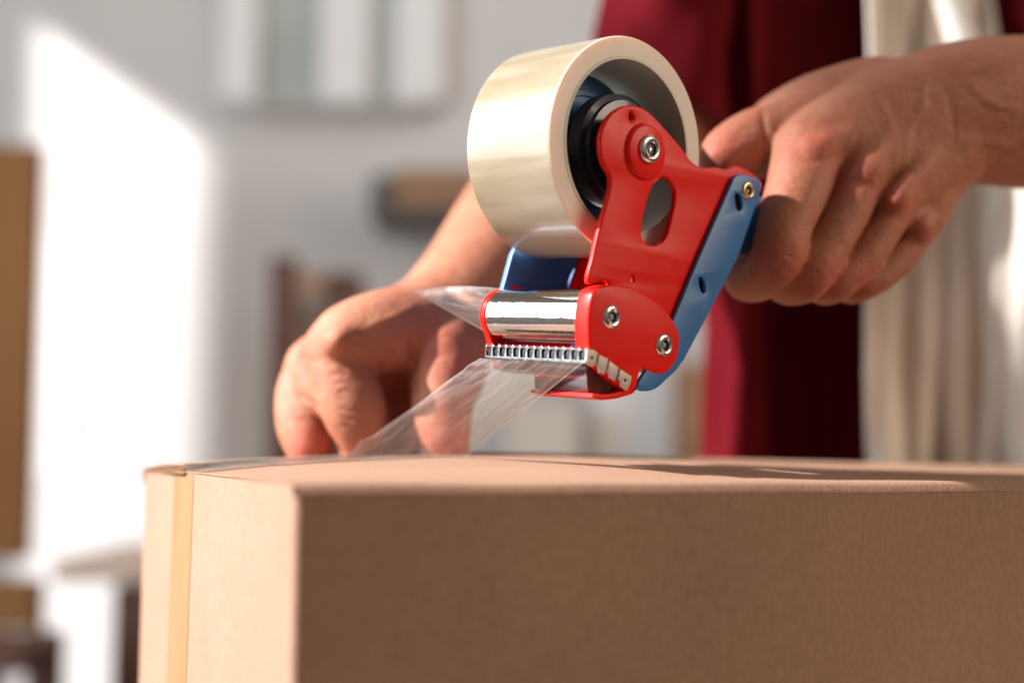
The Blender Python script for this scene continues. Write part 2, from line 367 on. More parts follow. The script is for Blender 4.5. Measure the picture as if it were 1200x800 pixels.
# things seen below the dispenser
o = pxbox('pale_carton', 590, 470, 678, 700, 2.7, 0.3, M_cream); tag(o, 'pale beige carton behind the tape strip', 'box')
o = pxbox('grey_cabinet', 694, 430, 788, 900, 2.8, 0.4, M_white); tag(o, 'light grey cabinet standing behind the dispenser', 'cabinet')
o = pxbox('wooden_post', 791, 425, 832, 900, 2.7, 0.05, M_wood); tag(o, 'brown wooden post between the grey cabinet and the shirt', 'post')
# low table at lower left
tb = empty('side_table', W(120, 800, 2.4), 'low side table with a pale wooden top left of the box', 'table')
own(tb, pxbox('table_top', 60, 655, 300, 684, 2.4, 0.45, M_peach), pxbox('leg', 132, 685, 160, 1500, 2.42, 0.04, M_dwood), pxbox('leg', 262, 685, 290, 1500, 2.42, 0.04, M_dwood))
ch = empty('wooden_chair', W(20, 800, 2.3), 'brown wooden chair at the lower left corner', 'chair')
own(ch, pxbox('seat_back', -60, 678, 46, 738, 2.3, 0.03, M_ochre), pxbox('leg', 30, 739, 46, 1500, 2.3, 0.035, M_dwood),
    pxbox('seat', -60, 760, 26, 790, 2.1, 0.2, M_dwood), pxbox('leg', -50, 790, -35, 1500, 2.1, 0.03, M_dwood))
# poster on the sunlit wall with two faint pink prints
ps = empty('wall_poster', W(100, 400, YB), 'white sheet with two faint pink prints on the sunlit wall', 'poster')
own(ps, pxbox('paper', 58, 280, 150, 560, YB-0.006, 0.003, M_poster, 0), pxbox('print', 82, 305, 120, 395, YB-0.009, 0.002, M_pink, 0), pxbox('print', 76, 452, 112, 520, YB-0.009, 0.002, M_pink, 0))

# ------------------------------------------------------------------ the cardboard box
e1 = Vector((0.916, 0.401, 0)).normalized(); e2 = Vector((-e1.y, e1.x, 0))
P0 = W(345, 572, 0.50); ZTOP = P0.z; P0 = Vector((P0.x, P0.y, 0))
LB, WB, HB = 0.86, 0.318, 0.40; HW = 0.197
def bp(t, s, z): return P0 + e1*t + e2*s + Vector((0, 0, z))
cb = empty('cardboard_box', bp(LB/2, HW, ZTOP-HB), 'large brown cardboard box being sealed with clear tape', 'box')
cbp = []
def bump_fn(p, a, sc_): return a*mnoise.noise(Vector(p)*sc_)
def panel(name, a, b, thick, bow=0.0, m=M_card, seed=0, top=lambda t, s: ZTOP-0.0008):
    a = np.array(a, float); b = np.array(b, float); L_ = np.linalg.norm(b-a); d = (b-a)/L_; nrm = np.array((d[1], -d[0]))
    RC = 0.0035; nz = 40; path = []      # (point, normal, u)
    for k in range(5):
        th = R(45)*(1-k/4); nn = nrm*math.cos(th)-d*math.sin(th); path.append((a+d*RC-nrm*RC+nn*RC, nn, 0.0))
    for k in range(1, 60): path.append((a+d*(RC+(L_-2*RC)*k/60), nrm, k/60))
    for k in range(5):
        th = R(45)*k/4; nn = nrm*math.cos(th)+d*math.sin(th); path.append((b-d*RC-nrm*RC+nn*RC, nn, 1.0))
    rows = []
    for i in range(nz+1):
        v = i/nz; row = []
        for (q, nn, u) in path:
            off = bow*math.sin(math.pi*u)*math.sin(math.pi*v) + bump_fn((u*L_+seed, v*HB, seed), 0.0008, 14)*min(1, u*12, (1-u)*12)
            q2 = q+nn*off; row.append(bp(q2[0], q2[1], ZTOP-HB+(top(q2[0], q2[1])-ZTOP+HB)*v))
        rows.append(row)
    o = sheet(name, rows, m, thick=thick, uv=False); o.modifiers['thickness'].offset = -1
    return o
tt = [0.0, 0.052, 0.150, 0.33, 0.517, 0.70, LB]
fh = [0.0008, 0.0066, 0.0103, 0.0052, 0.0006, 0.0, 0.0]
bh = [0.0038, 0.0072, 0.0114, 0.0075, 0.0042, 0.003, 0.001]
def interp(t, xs, ys):
    return float(np.interp(t, xs, ys))
def smi(t, ys):
    return sum(interp(min(LB, max(0, t+d)), tt, ys) for d in (-.04, -.02, 0, .02, .04))/5 if t > .03 else interp(t, tt, ys)
def front_z(t, s):
    k = max(0, min(1, s/HW)); H = smi(t, fh)
    z = ZTOP + 0.0015 + H*(0.25*k + 0.75*math.sin(k*math.pi/2)**1.1) + bump_fn((t, s, 0), 0.0005, 18)
    if s < 0.004: z -= 0.004-math.sqrt(max(0, .004**2-(.004-s)**2))
    return z
def back_z(t, s):
    k = max(0, min(1, (WB-s)/(WB-HW))); H = smi(t, bh)
    z = ZTOP + 0.0015 + H*math.sin(min(1, k*1.25)*math.pi/2)
    if k > 0.8: z -= (k-.8)*interp(t, [0, .15, .3, .52, .8], [0, 0.0, .007, .02, .02])
    e = WB-s
    if e < 0.007: z -= 0.007-math.sqrt(max(0, .007**2-(.007-e)**2))
    return z + bump_fn((t, s, 3), 0.0004, 18)
cbp.append(panel('end_panel', (0, WB), (0, 0), 0.004, 0.002, seed=3, top=lambda t, s: (front_z(0, max(0, s))-.0004) if s < HW-.004 else ZTOP-.0004))
cbp.append(panel('front_panel', (0, 0), (LB, 0), 0.004, 0.002, seed=8, top=lambda t, s: ZTOP-.0020))
cbp.append(panel('far_end_panel', (LB, 0), (LB, WB), 0.004, 0.0, seed=5))
cbp.append(panel('back_panel', (LB, WB), (0, WB), 0.004, 0.0, seed=6))
def flap(name, zf, s0, s1):
    ts = np.concatenate([np.linspace(-.0007, .006, 6), np.linspace(.01, LB+.0005, 150)]); ss = np.linspace(s0, s1, 60)
    # denser sampling by the fold
    if s0 == 0: ss = np.concatenate([np.linspace(0, .008, 9), np.linspace(.012, s1, 50)])
    g = [[bp(t, s, zf(t, s)) for s in ss] for t in ts]
    return sheet(name, g, M_card, thick=0.0007, uv=False)
ff = flap('front_flap', front_z, 0, HW-0.001); bf = flap('back_flap', back_z, HW+0.001, WB)
cbp += [ff, bf]
# corrugated core and inner liner of each flap, open along the end edge
def fluting(name, zf, s0, s1):
    ss = np.arange(s0+.004, s1-.0005, 0.0009); ts = np.linspace(0.006 if s0 == 0 else 0, LB, 40)
    g = [[bp(t, s, zf(t, s)-0.0021+0.0013*math.sin(s*2*math.pi/.0072)) for s in ss] for t in ts]
    return sheet(name, g, M_cardcut, thick=0.0003, uv=False)
def liner(name, zf, s0, s1):
    ss = np.linspace(s0+.004, s1-.0005, 40); ts = np.linspace(0.006 if s0 == 0 else 0, LB, 80)
    g = [[bp(t, s, zf(t, s)-0.004) for s in ss] for t in ts]
    return sheet(name, g, M_cardcut, thick=0.0005, uv=False)
cbp += [fluting('fluting', front_z, 0, HW-.001), fluting('fluting', back_z, HW+.001, WB), liner('inner_liner', front_z, 0, HW-.001), liner('inner_liner', back_z, HW+.001, WB)]
# bottom
g = [[bp(t, s, ZTOP-HB) for s in (0.004, WB-.004)] for t in (0.004, LB-.004)]
cbp.append(sheet('bottom_panel', g, M_card, thick=0.003, uv=False))
# old sealing strip down the end panel
M_strip = mat('sealing_strip', (0.30, 0.16, 0.065), 0.5, col2=(0.36, 0.20, 0.085), nscale=30, nstretch=(1, 1, .2), coat=0.4)
SC = HW+0.004
def end_off(s_, z):
    u = (WB-s_)/WB; v = 1-(z+.0008)/HB
    return 0.002*math.sin(math.pi*u)*math.sin(math.pi*v)+bump_fn((u*WB+3, v*HB, 3), .0008, 14)
g = [[bp(-end_off(s, z)-0.0002, s, ZTOP-0.0005-z+(0.0018*max(0, 1-z/.02) if s < HW-.004 else 0)) for s in np.linspace(SC-.024, SC+.026, 14)] for z in np.linspace(0.0, HB*.96, 60)]
st = sheet('sealing_strip', g, M_strip, uv=False); st['label'] = 'tan sealing tape running down the bright end panel'
cbp.append(st)
own(cb, *cbp)
# workbench carrying the box
zb = ZTOP-HB-0.0035
wb = empty('workbench', (0.4, 0.9, 0), 'pale wooden workbench under the cardboard box', 'table')
wbp = [box('bench_top', (-0.45, 0.35, zb-0.04), (1.2, 1.45, zb-0.001), M_peach, 0.003)]
for x in (-.38, 1.1):
    for y in (.42, 1.36): wbp.append(box('leg', (x, y, 0), (x+.06, y+.06, zb-.041), M_peach, 0.003))
own(wb, *wbp)

# ------------------------------------------------------------------ tape dispenser frame
AX = ray(-901, 345).normalized()       # axis, away from the camera
Nn = -AX                                # outward normal of the near side plate
U = Vector((0, 0, 1)).cross(Nn).normalized(); V = Nn.cross(U).normalized()
if U.x < 0: U = -U; V = -V
V = Nn.cross(U).normalized()
OR = W(736, 172, 0.615)                # centre of the near face of the roll
def uv(px, py, n):
    d = ray(px, py); Pn = OR+Nn*n
    t = (Pn-CAM).dot(Nn)/d.dot(Nn); q = CAM+d*t-OR
    return (q.dot(U), q.dot(V))
def pl(px, py, n):
    a = uv(px, py, n); return OR+U*a[0]+V*a[1]+Nn*n
def loc(u, v, n): return OR+U*u+V*v+Nn*n
def outl(pts, n, sm=5, sharp=()):
    return [tuple(p) for p in catmull([uv(x, y, n) for x, y in pts], sm, True, sharp)]
def circ(c, r, k=28, st=1.0): return [(c[0]+r*math.cos(2*math.pi*i/k), c[1]+r*st*math.sin(2*math.pi*i/k)) for i in range(k)]
DP = []
disp = empty('tape_dispenser', pl(740, 420, -25), 'red and blue handheld tape dispenser with a chrome roller and toothed blade', 'tape dispenser')
mm = 0.001
NP = 10*mm
# upper red side plate with its slot
up_o = [(714, 332), (690, 332), (696, 300), (703, 268), (714, 227), (715.5, 207), (708, 193), (704, 176), (704.5, 158), (711, 141), (722, 129), (736, 123.5), (751, 125.5), (765, 134.5),
        (782, 153), (799, 173), (811, 189), (823, 196), (840, 195.5), (852, 198), (862, 194), (874, 197.5), (889, 209), (893, 222), (872, 262), (838, 332), (812, 384), (760, 392), (716, 388)]
slot = [(779, 208), (786, 213), (791, 223), (791.5, 236), (788, 252), (783.5, 271), (778, 282), (768, 287.5), (758, 285), (752.5, 275), (753.5, 260), (757, 243), (762, 226), (769, 212)]
def hole(pts, n=NP, sm=4): return outl(pts, n, sm)
tiny1 = hole([(739, 131), (742, 134), (744, 141), (741, 144), (738, 139)]); tiny2 = hole([(741, 322), (743, 325), (743, 331), (740, 328)])
DP.append(plate('side_plate', OR, U, V, Nn, outl(up_o, NP), [hole(slot), tiny1, tiny2], NP-3*mm, NP, M_red, 1.0*mm))
DP[-1]['label'] = 'red slotted upper side plate facing the camera'
# raised rim round the slot and ridge along the outline
# boss and bolt at the hub
bc = uv(762, 175, NP+3*mm)
bc2 = (bc[0]-0.0005, bc[1]-0.001)
DP.append(lathe('boss', loc(bc2[0], bc2[1], NP-1*mm), Nn, [(0, 3.2*mm), (10.8*mm, 3.2*mm), (11.6*mm, 2.8*mm), (12.2*mm, 1.6*mm), (12.6*mm, 0.8*mm), (14.5*mm, 0.9*mm), (15.2*mm, 0.2*mm), (15.2*mm, -.5*mm)], M_red))
def bolt(px, py, n, r, m=M_steel):
    c = uv(px, py, n); O = loc(c[0], c[1], n)
    b = lathe('bolt', O, Nn, [(r*.46, -1.2*mm), (r*.46, .9*mm), (r*.52, 1.25*mm), (r*.66, 1.45*mm), (r*.74, 1.1*mm), (r*.84, 1.05*mm), (r*.95, .6*mm), (r*1.0, 0.1*mm), (r*1.0, -1*mm)], m, 32)
    s = lathe('socket', O, Nn, [(0, .12*mm), (r*.40, .12*mm), (r*.47, .7*mm)], M_black, 6)
    s.parent = b
    # hex recess edge
    h = lathe('hex_ring', O, Nn, [(0, .3*mm), (r*.10, .3*mm), (r*.14, .6*mm), (r*.20, .3*mm), (r*.24, .13*mm)], m, 12); h.parent = b
    return b
DP.append(bolt(762, 175, NP+3.2*mm, 6.2*mm))
# lower red cover, thick, wrapping the roller end
lc = [(693, 352), (699, 339), (716, 334), (736, 336), (754, 343.5), (774, 357), (788, 373), (796, 390), (796.5, 407), (792, 424), (782, 436), (772, 438.5), (760, 435), (752, 431), (749, 441), (746, 453), (738, 458), (726, 450), (712, 438), (700, 427), (692, 412), (691, 405), (690, 375)]
NC = NP+3*mm
DP.append(plate('roller_cover', OR, U, V, Nn, outl(lc, NC), [], NC-9*mm, NC, M_red, 1.1*mm)); DP[-1]['label'] = 'red rounded cover over the roller end'
DP.append(bolt(716.5, 371.5, NC, 5.2*mm)); DP.append(bolt(778, 404.5, NC, 5.2*mm))
# notched metal guard
NG = NC+1.4*mm
def strip_pts(a, b, wtop, wbot):
    return a, b
tabs = [([(688.5, 409), (697, 410.5), (700.5, 414), (699, 424), (695.5, 429.5), (691, 428), (687.5, 423)], (693.8, 419.5)),
        ([(702.5, 416), (712.5, 420), (711.5, 430), (708, 438.5), (703, 436.5), (702.5, 431), (700.5, 428)], None),
        ([(714.5, 423), (725, 430.5), (724, 438), (720.5, 446), (715.5, 442.5), (715, 438), (712.5, 434.5)], None),
        ([(727, 432.5), (740.5, 441), (739, 449), (735, 457.5), (728.5, 452.5), (728.5, 447.5), (725, 443.5)], (732.8, 445.5))]
for tp, hc_ in tabs:
    gt = plate('guard_tab', OR, U, V, Nn, [uv(x, y, NG) for x, y in tp], [circ(uv(*hc_, NG), .8*mm, 12)] if hc_ else [], NG-1.2*mm, NG, M_guard, .15*mm)
    if hc_: gt['label'] = 'bare metal guard tab with a small rivet hole'
    DP.append(gt)
DP.append(plate('guard_strip', OR, U, V, Nn, [uv(x, y, NG-1*mm) for x, y in [(688, 410), (700, 412), (742, 440), (738, 447), (712, 431), (699, 424), (688, 420)]], [], NG-2.2*mm, NG-1.3*mm, M_red, .15*mm))
# far red cover and far plates
fc0 = uv(716.5, 371.5, NC)
def off_out(pts, n0): return [tuple(p) for p in catmull([uv(x, y, n0) for x, y in pts], 5, True)]
FAR = -55*mm
lcf = [tuple(p) for p in off_out([(x, y) for x, y in lc], NC)]
def clampr(p):
    dx, dy = p[0]-fc0[0], p[1]-fc0[1]; L_ = math.hypot(dx, dy)
    if p[0] < fc0[0]+.004 and L_ > 11.9*mm and p[1] > fc0[1]-.012: return (fc0[0]+dx/L_*11.9*mm, fc0[1]+dy/L_*11.9*mm)
    if p[1] <= fc0[1]-.0085: return (max(p[0], fc0[0]-.0065), max(p[1], fc0[1]-.0165))
    return p
DP.append(plate('far_roller_cover', OR, U, V, Nn, [clampr(p) for p in lcf], [], FAR-4*mm, FAR, M_red, .8*mm))
DP.append(plate('far_side_plate', OR, U, V, Nn, outl([(668, 350), (676, 320), (690, 296), (730, 290), (742, 400), (668, 402)], FAR+2*mm, 3), [], FAR-1*mm, FAR+2*mm, M_red, .6*mm))
# roller
rc = fc0
RL = abs(FAR)+NC-9*mm
DP.append(lathe('roller', loc(rc[0], rc[1], FAR), Nn, [(0, 0), (11.0*mm, 0), (11.6*mm, .5*mm), (11.6*mm, RL*.2), (11.6*mm, RL*.8), (11.6*mm, RL), (0, RL)], M_chrome, 96))
# blade bar: arched teeth
b_near = uv(687.5, 409, NC-1*mm); ub, vb = b_near
Lb = 64*mm
bw = 6.0*mm
BX = Nn; BY = V
O_b = loc(ub, vb, NC-1*mm)
nteeth = 14
pitch = Lb/nteeth
out2 = []
out2.append((0, -bw)); out2.append((0, 0))
for i in range(nteeth):
    x = -i*pitch
    out2 += [(x-pitch*.03, 0.7*mm), (x-pitch*.22, -0.2*mm), (x-pitch*.5, -0.4*mm), (x-pitch*.78, -0.2*mm), (x-pitch*.97, 0.7*mm)]
out2 += [(-Lb, 0), (-Lb, -bw)]
holes = []
for i in range(nteeth):
    xc = -(i+.5)*pitch; hw_ = pitch*.40; h = []
    for k in range(9):
        a = math.pi*k/8; h.append((xc+hw_*math.cos(a), -1.9*mm+1.5*mm*math.sin(a)))
    h += [(xc-hw_*.85, -4.7*mm), (xc+hw_*.85, -4.7*mm)]
    holes.append(h)
BZ = BX.cross(BY).normalized()
DP.append(plate('toothed_blade', O_b, BX, BY, BZ, out2, holes, -.3*mm, .3*mm, M_blade, .1*mm)); DP[-1]['label'] = 'serrated steel blade with a row of dark arched gullets'
DP.append(plate('blade_hole_dark', O_b+U*1.0*mm, BX, BY, BZ, [(-.5*mm, -bw+.3*mm), (-.5*mm, -.7*mm), (-Lb+.4*mm, -.7*mm), (-Lb+.4*mm, -bw+.3*mm)], [], -.4*mm, .4*mm, M_black, .12*mm))  # black plate added so the blade holes look dark
# dark backing and maroon body under the blade
def prism(name, pts, n0, n1, m, bev=.6*mm):
    return plate(name, OR, U, V, Nn, pts, [], n0, n1, m, bev)
def P2(px, py): return uv(px, py, NC-4*mm)
foot = [P2(700, 408), P2(742, 436), P2(744, 454), P2(722, 461), P2(704, 463), P2(694, 460), P2(692, 430)]
foot_a = [P2(700, 408), P2(742, 436), P2(744, 446), P2(722, 445), P2(704, 442), P2(694, 438), P2(692, 424)]
DP.append(prism('blade_holder', foot_a, FAR, NC-6.3*mm, M_maroonpl, 1*mm))
DP.append(prism('lower_body', foot, -27*mm, NC-6*mm, M_maroonpl, 1*mm))
rim = [P2(694, 461), P2(706, 462), P2(722, 459), P2(742, 450), P2(748, 453), P2(739, 462), P2(722, 467), P2(704, 469), P2(692, 465)]
DP.append(prism('lower_rim', rim, -29*mm, NC-3*mm, M_red, .8*mm))
# blue handle bracket: near arm, far arm, web
nb_o = [(791, 371), (820, 301), (855, 221), (861, 208), (870, 204), (882, 207), (891, 213), (888, 232), (864, 299), (832, 362), (800, 424), (782, 444), (768, 456), (752, 458), (748, 450), (760, 430), (776, 402)]
NB = NP+2.6*mm
bslot1 = [(862, 228), (866, 227), (869, 233), (870, 244), (866, 247), (862, 240)]; bslot2 = [(820, 326), (823, 325), (826.5, 333), (826.5, 343), (823, 342), (820, 334)]
DP.append(plate('bracket_arm', OR, U, V, Nn, outl(nb_o, NB, 4), [outl(bslot1, NB, 4), outl(bslot2, NB, 4)], NB-2.3*mm, NB, M_blue, .7*mm))
DP.append(plate('slot_shade', OR, U, V, Nn, outl([(855, 224), (868, 224), (872, 248), (858, 248)], NP, 2, (0,1,2,3)), [], NP-.2*mm, NP+.15*mm, M_black, .05*mm))  # black plates behind the bracket slots imitate the shade inside them
DP.append(plate('slot_shade', OR, U, V, Nn, outl([(813, 322), (826, 322), (829, 346), (813, 346)], NP, 2, (0,1,2,3)), [], NP-.2*mm, NP+.15*mm, M_black, .05*mm))
DP.append(bolt(876, 223.5, NB, 4.3*mm, M_brass))
far_b = [(791, 371), (820, 301), (861, 208), (882, 207), (893, 214), (888, 232), (864, 299), (828, 364), (806, 392), (786, 396)]
DP.append(plate('bracket_arm', OR, U, V, Nn, outl(far_b, NB, 4), [], FAR-12*mm, FAR-8.5*mm, M_blue, .7*mm))
web = [(886, 214), (895, 214), (893, 228), (868, 300), (836, 362), (803, 424), (799, 422), (830, 362), (862, 299), (884, 236)]
DP.append(plate('bracket_web', OR, U, V, Nn, outl(web, NB, 2, tuple(range(10))), [], FAR-11*mm, NB-1.2*mm, M_blue, .5*mm))
# far hub arm (blue) seen through the roll and below it
far_arm = [(680, 97), (700, 92), (722, 97), (741, 108), (752, 128), (756, 160), (745, 200), (700, 290), (673, 316), (664, 346), (655, 390), (600, 392), (588, 346), (601, 298), (636, 230), (655, 160), (662, 120)]
DP.append(plate('hub_arm', OR, U, V, Nn, outl(far_arm, FAR-1*mm, 4, (11, 12, 13, 14, 15)), [], FAR-4.5*mm, FAR-1*mm, M_blue, .8*mm)); DP[-1]['label'] = 'blue far arm seen through the roll and under it'
# hub: dark stepped drum with concentric rings and steel washer
H0 = loc(0, 0, 0)
hc = (bc[0]-0.001, bc[1])
DP.append(lathe('hub', loc(0.002, -0.001, 0), Nn, [(8*mm, 5*mm), (17*mm, 5*mm), (18*mm, 4*mm), (18.5*mm, -3*mm), (22*mm, -4*mm), (22.4*mm, -6*mm), (25*mm, -7*mm), (25.3*mm, -14*mm), (17*mm, -13*mm), (17*mm, -50*mm), (8*mm, -50*mm)], M_navy, 64))
DP.append(lathe('washer', loc(bc[0]-.0045, bc[1]-.0005, NP-4.6*mm), Nn, [(9*mm, .6*mm), (17.2*mm, .6*mm), (17.8*mm, .3*mm), (17.8*mm, -.8*mm), (9*mm, -.8*mm)], M_steel, 64))
DP.append(lathe('hub_shaft', loc(bc[0], bc[1], FAR-4*mm), Nn, [(6*mm, 0), (6*mm, -FAR+NP+2*mm)], M_steel, 24))
DP.append(lathe('hub_disc', loc(-2*mm, 0, 0), Nn, [(15*mm, -25*mm), (24*mm, -25*mm), (24.5*mm, -24.2*mm), (27*mm, -24.2*mm), (27.5*mm, -25*mm), (33.5*mm, -25*mm), (34*mm, -25.6*mm), (34*mm, -30*mm), (15*mm, -30*mm)], M_blue, 64))
# handle inside the fist
def tube(name, pts, radii, m, seg=20, parent=None):
    vs, fs = [], []
    for i, p in enumerate(pts):
        d = (pts[min(i+1, len(pts)-1)]-pts[max(i-1, 0)]).normalized(); a = d.orthogonal().normalized(); b = d.cross(a)
        if i and True:
            a = (pa-d*pa.dot(d)).normalized(); b = d.cross(a)
        pa = a
        for k in range(seg):
            t = 2*math.pi*k/seg; vs.append(p+a*radii[i]*math.cos(t)+b*radii[i]*math.sin(t))
    for i in range(len(pts)-1):
        for k in range(seg):
            fs.append((i*seg+k, i*seg+(k+1) % seg, (i+1)*seg+(k+1) % seg, (i+1)*seg+k))
    fs.append(tuple(range(seg))); fs.append(tuple(range((len(pts)-1)*seg, len(pts)*seg))[::-1])
    return meshobj(name, vs, fs, m, parent, smooth=True)
hp = [loc(*uv(880, 260, NB), -22*mm), W(935, 265, .70), W(990, 270, .712), W(1050, 265, .725), W(1075, 262, .73)]
DP.append(tube('handle', hp, [.014, .014, .014, .014, .012], M_blue))
own(disp, *DP)

# ------------------------------------------------------------------ roll of tape
troll = empty('tape_roll', loc(0, 0, -25*mm), 'wide roll of clear packing tape mounted on the dispenser hub', 'tape roll')
TR = []
WR = 53*mm; RO = 48*mm; RI = 38*mm
prof = [(RI+1.2*mm, 0.2*mm), (RO-.6*mm, 0), (RO, -.6*mm)] + [(RO+0.00005*math.sin(i*2.1), -.6*mm-(WR-1.2*mm)*i/12) for i in range(1, 12)] + [(RO, -WR+.6*mm), (RO-.6*mm, -WR), (RI+1.2*mm, -WR)]
fmI = [1, 1]+[0]*12+[1, 1, 1]
fr = lathe('film_roll', loc(0, 0, 0), Nn, prof, None, 160, closed=True, mats=[M_roll, M_rollface], fm=fmI)
# put the wound material in the roll's own frame so that its streaks follow the axis
def reframe(o, X, Y, Z_, O):
    Mx = Matrix(((X.x, Y.x, Z_.x, O.x), (X.y, Y.y, Z_.y, O.y), (X.z, Y.z, Z_.z, O.z), (0, 0, 0, 1)))
    o.data.transform(Mx.inverted()); o.matrix_world = Mx
reframe(fr, U, V, Nn, loc(0, 0, 0))
nt = M_rollface.node_tree; wv_ = nt.nodes.new('ShaderNodeTexWave'); wv_.wave_type = 'RINGS'; wv_.rings_direction = 'Z'; wv_.inputs['Scale'].default_value = 420; wv_.inputs['Distortion'].default_value = 1.5; wv_.inputs['Detail'].default_value = 3
tc_ = nt.nodes.new('ShaderNodeTexCoord'); nt.links.new(tc_.outputs['Object'], wv_.inputs[0]); bb_ = nt.nodes.new('ShaderNodeBump'); bb_.inputs['Strength'].default_value = .35; bb_.inputs['Distance'].default_value = .0003
nt.links.new(wv_.outputs['Fac'], bb_.inputs['Height']); nt.links.new(bb_.outputs[0], nt.nodes['Principled BSDF'].inputs['Normal'])
TR.append(fr)
TR.append(lathe('core', loc(0, 0, 0), Nn, [(RI, 0.4*mm), (RI+1.15*mm, 0.4*mm), (RI+1.15*mm, -WR+.1*mm), (RI, -WR+.1*mm)], M_core, 96, closed=True))

# --- tape film
def box_hit(px, py):
    d = ray(px, py); best = None
    for i in range(1400):
        t = 0.45+i*0.0004; p = CAM+d*t; q = Vector((p.x, p.y, 0))-P0; a, b = q.dot(e1), q.dot(e2)
        if b < 0 or a < 0: continue
        z = front_z(a, b) if b < HW else back_z(a, b)
        if p.z <= z: return a, b, z
    return None
def topz(a, s):
    if s < HW-.004: return front_z(a, s)
    if s > HW+.004: return back_z(a, s)
    k = (s-HW+.004)/.008; return front_z(a, HW-.004)*(1-k)+back_z(a, HW+.004)*k
def find_t(px, s):
    lo_t, hi_t = 0.02, 0.3
    for _ in range(30):
        mt = (lo_t+hi_t)/2; q = bp(mt, s, topz(mt, s))-CAM; x = 600+F*q.dot(rt)/q.dot(fwd)
        if x < px: lo_t = mt
        else: hi_t = mt
    return lo_t
SN, SF = HW-.047, HW+.002
cA = (find_t(545, SN), SN); cB = (find_t(404, SF), SF)
def prj(P):
    q = P-CAM; zc = q.dot(fwd); return (600+F*q.dot(rt)/zc, 400-F*q.dot(up)/zc)
print('contact', prj(bp(cA[0], cA[1], topz(*cA)+.0006)), prj(bp(cB[0], cB[1], topz(*cB)+.0006)), 'hit545', box_hit(545, 537), box_hit(425, 531))
n_n, n_f = NC-1.5*mm, FAR+1.5*mm
Rn = loc(ub, vb, n_n)-V*bw*1.02-U*1.5*mm; Rf = loc(ub, vb, n_f)-V*bw*1.02-U*1.5*mm
print('blade line', prj(Rn), prj(Rf), prj(loc(rc[0], rc[1], FAR)), prj(loc(rc[0], rc[1], NC)))
g = []
NA, NCc = 110, 70
dS = e1*-1
for i in range(NA+1):
    f_ = i/NA; row = []
    for j in range(NCc+1):
        c = j/NCc
        A_ = Rn.lerp(Rf, c); tb_ = cA[0]+(cB[0]-cA[0])*c; sb_ = cA[1]+(cB[1]-cA[1])*c
        B_ = bp(tb_, sb_, topz(tb_, sb_)+.0007)
        # hermite: leaves the blade straight, lands tangent to the box
        d = (B_-A_); m0 = d*1.0; m1 = d*0.98
        h00 = 2*f_**3-3*f_**2+1; h10 = f_**3-2*f_**2+f_; h01 = -2*f_**3+3*f_**2; h11 = f_**3-f_**2
        p = A_*h00+m0*h10+B_*h01+m1*h11
        wv = math.sin(math.pi*f_)*(1-.8*abs(2*c-1)**4)*(0.0010*math.sin(c*7+f_*5)+0.0009*math.sin(c*15-f_*9)+.0005*math.sin(c*31+f_*13)) + 0.0016*math.sin(math.pi*f_)*mnoise.noise(Vector((c*4, f_*3, 1)))
        wv += (0.0034*math.exp(-((f_-.82)/.09)**2)+.0018*math.exp(-((f_-.07)/.05)**2))*mnoise.noise(Vector((c*3.2+f_*4, f_*11-c*3, 5)))
        row.append(p+Vector((-.3, -.5, .8))*wv)
    g.append(row)
tail = sheet('tape_tail', g, M_film); tail['label'] = 'clear tape running from the blade down onto the box'
TR.append(tail)
g = [g[-1]]
for i in range(1, 50):
    k = i/49; row = []
    for j in range(NCc+1):
        c = j/NCc; tb_ = (cA[0]+(cB[0]-cA[0])*c)*(1-k); s0_ = cA[1]+(cB[1]-cA[1])*c; s_ = s0_
        z = topz(tb_, s_)+.0009+0.0006*max(0, mnoise.noise(Vector((tb_*60, s_*90, 0))))
        row.append(bp(tb_-(.0012 if k == 1 else 0), s_, z))
    g.append(row)
tail = sheet('laid_tape', g, M_film3); tail['label'] = 'clear tape already pressed along the box seam'
TR.append(tail)
# film over the roller and from the roll
g = []
for i in range(40):
    a = R(-62)+R(196)*i/39; r_ = 11.85*mm
    row = []
    for j in range(30):
        n = NC-9.5*mm+(FAR+1*mm-NC+9.5*mm)*j/29
        rr = r_+ (0.1*mm*max(0, mnoise.noise(Vector((j*.25, i*.2, 3)))) if i < 16 else 0.1*mm)
        row.append(loc(rc[0]-rr*math.cos(a), rc[1]+rr*math.sin(a), n))
    g.append(row)
TR.append(sheet('roller_film', g, M_film2))
# loose pointed end curling to the left of the roller
tipP = W(482, 340.5, .672)
ta = loc(rc[0]-2*mm, rc[1]+12.0*mm, n_f-1*mm); tbm = W(573, 391, .655)
tm = W(690, 343, .62)
g = []
for i in range(24):
    k = i/23; row = []
    for j in range(14):
        c = j/13
        top = tipP.lerp(ta, k); bot = tipP.lerp(tbm, k)
        p = top.lerp(bot, c)+Vector((0, -1, .15))*(0.003*math.sin(math.pi*c)*k) + Vector((0, 0, 1))*(0.0016*math.sin(math.pi*k)*(1-c))
        row.append(p)
    g.append(row)
fl = sheet('loose_tape_end', g, M_film); TR.append(fl)
own(troll, *TR)

# ------------------------------------------------------------------ person: body from a signed distance field
import openvdb as vdb
prims = []   # (group, A, B, ra, rb)
def chain(group, pts, n=5):
    P = [np.array((*W(x, y, Z), r_*Z/F)) for (x, y, Z, r_) in pts]
    P = catmull(P, n, False)
    for a, b in zip(P[:-1], P[1:]): prims.append((group, a[:3], b[:3], a[3], b[3]))
def ball(group, x, y, Z, r_): chain(group, [(x, y, Z, r_), (x+1, y, Z, r_)], 1)
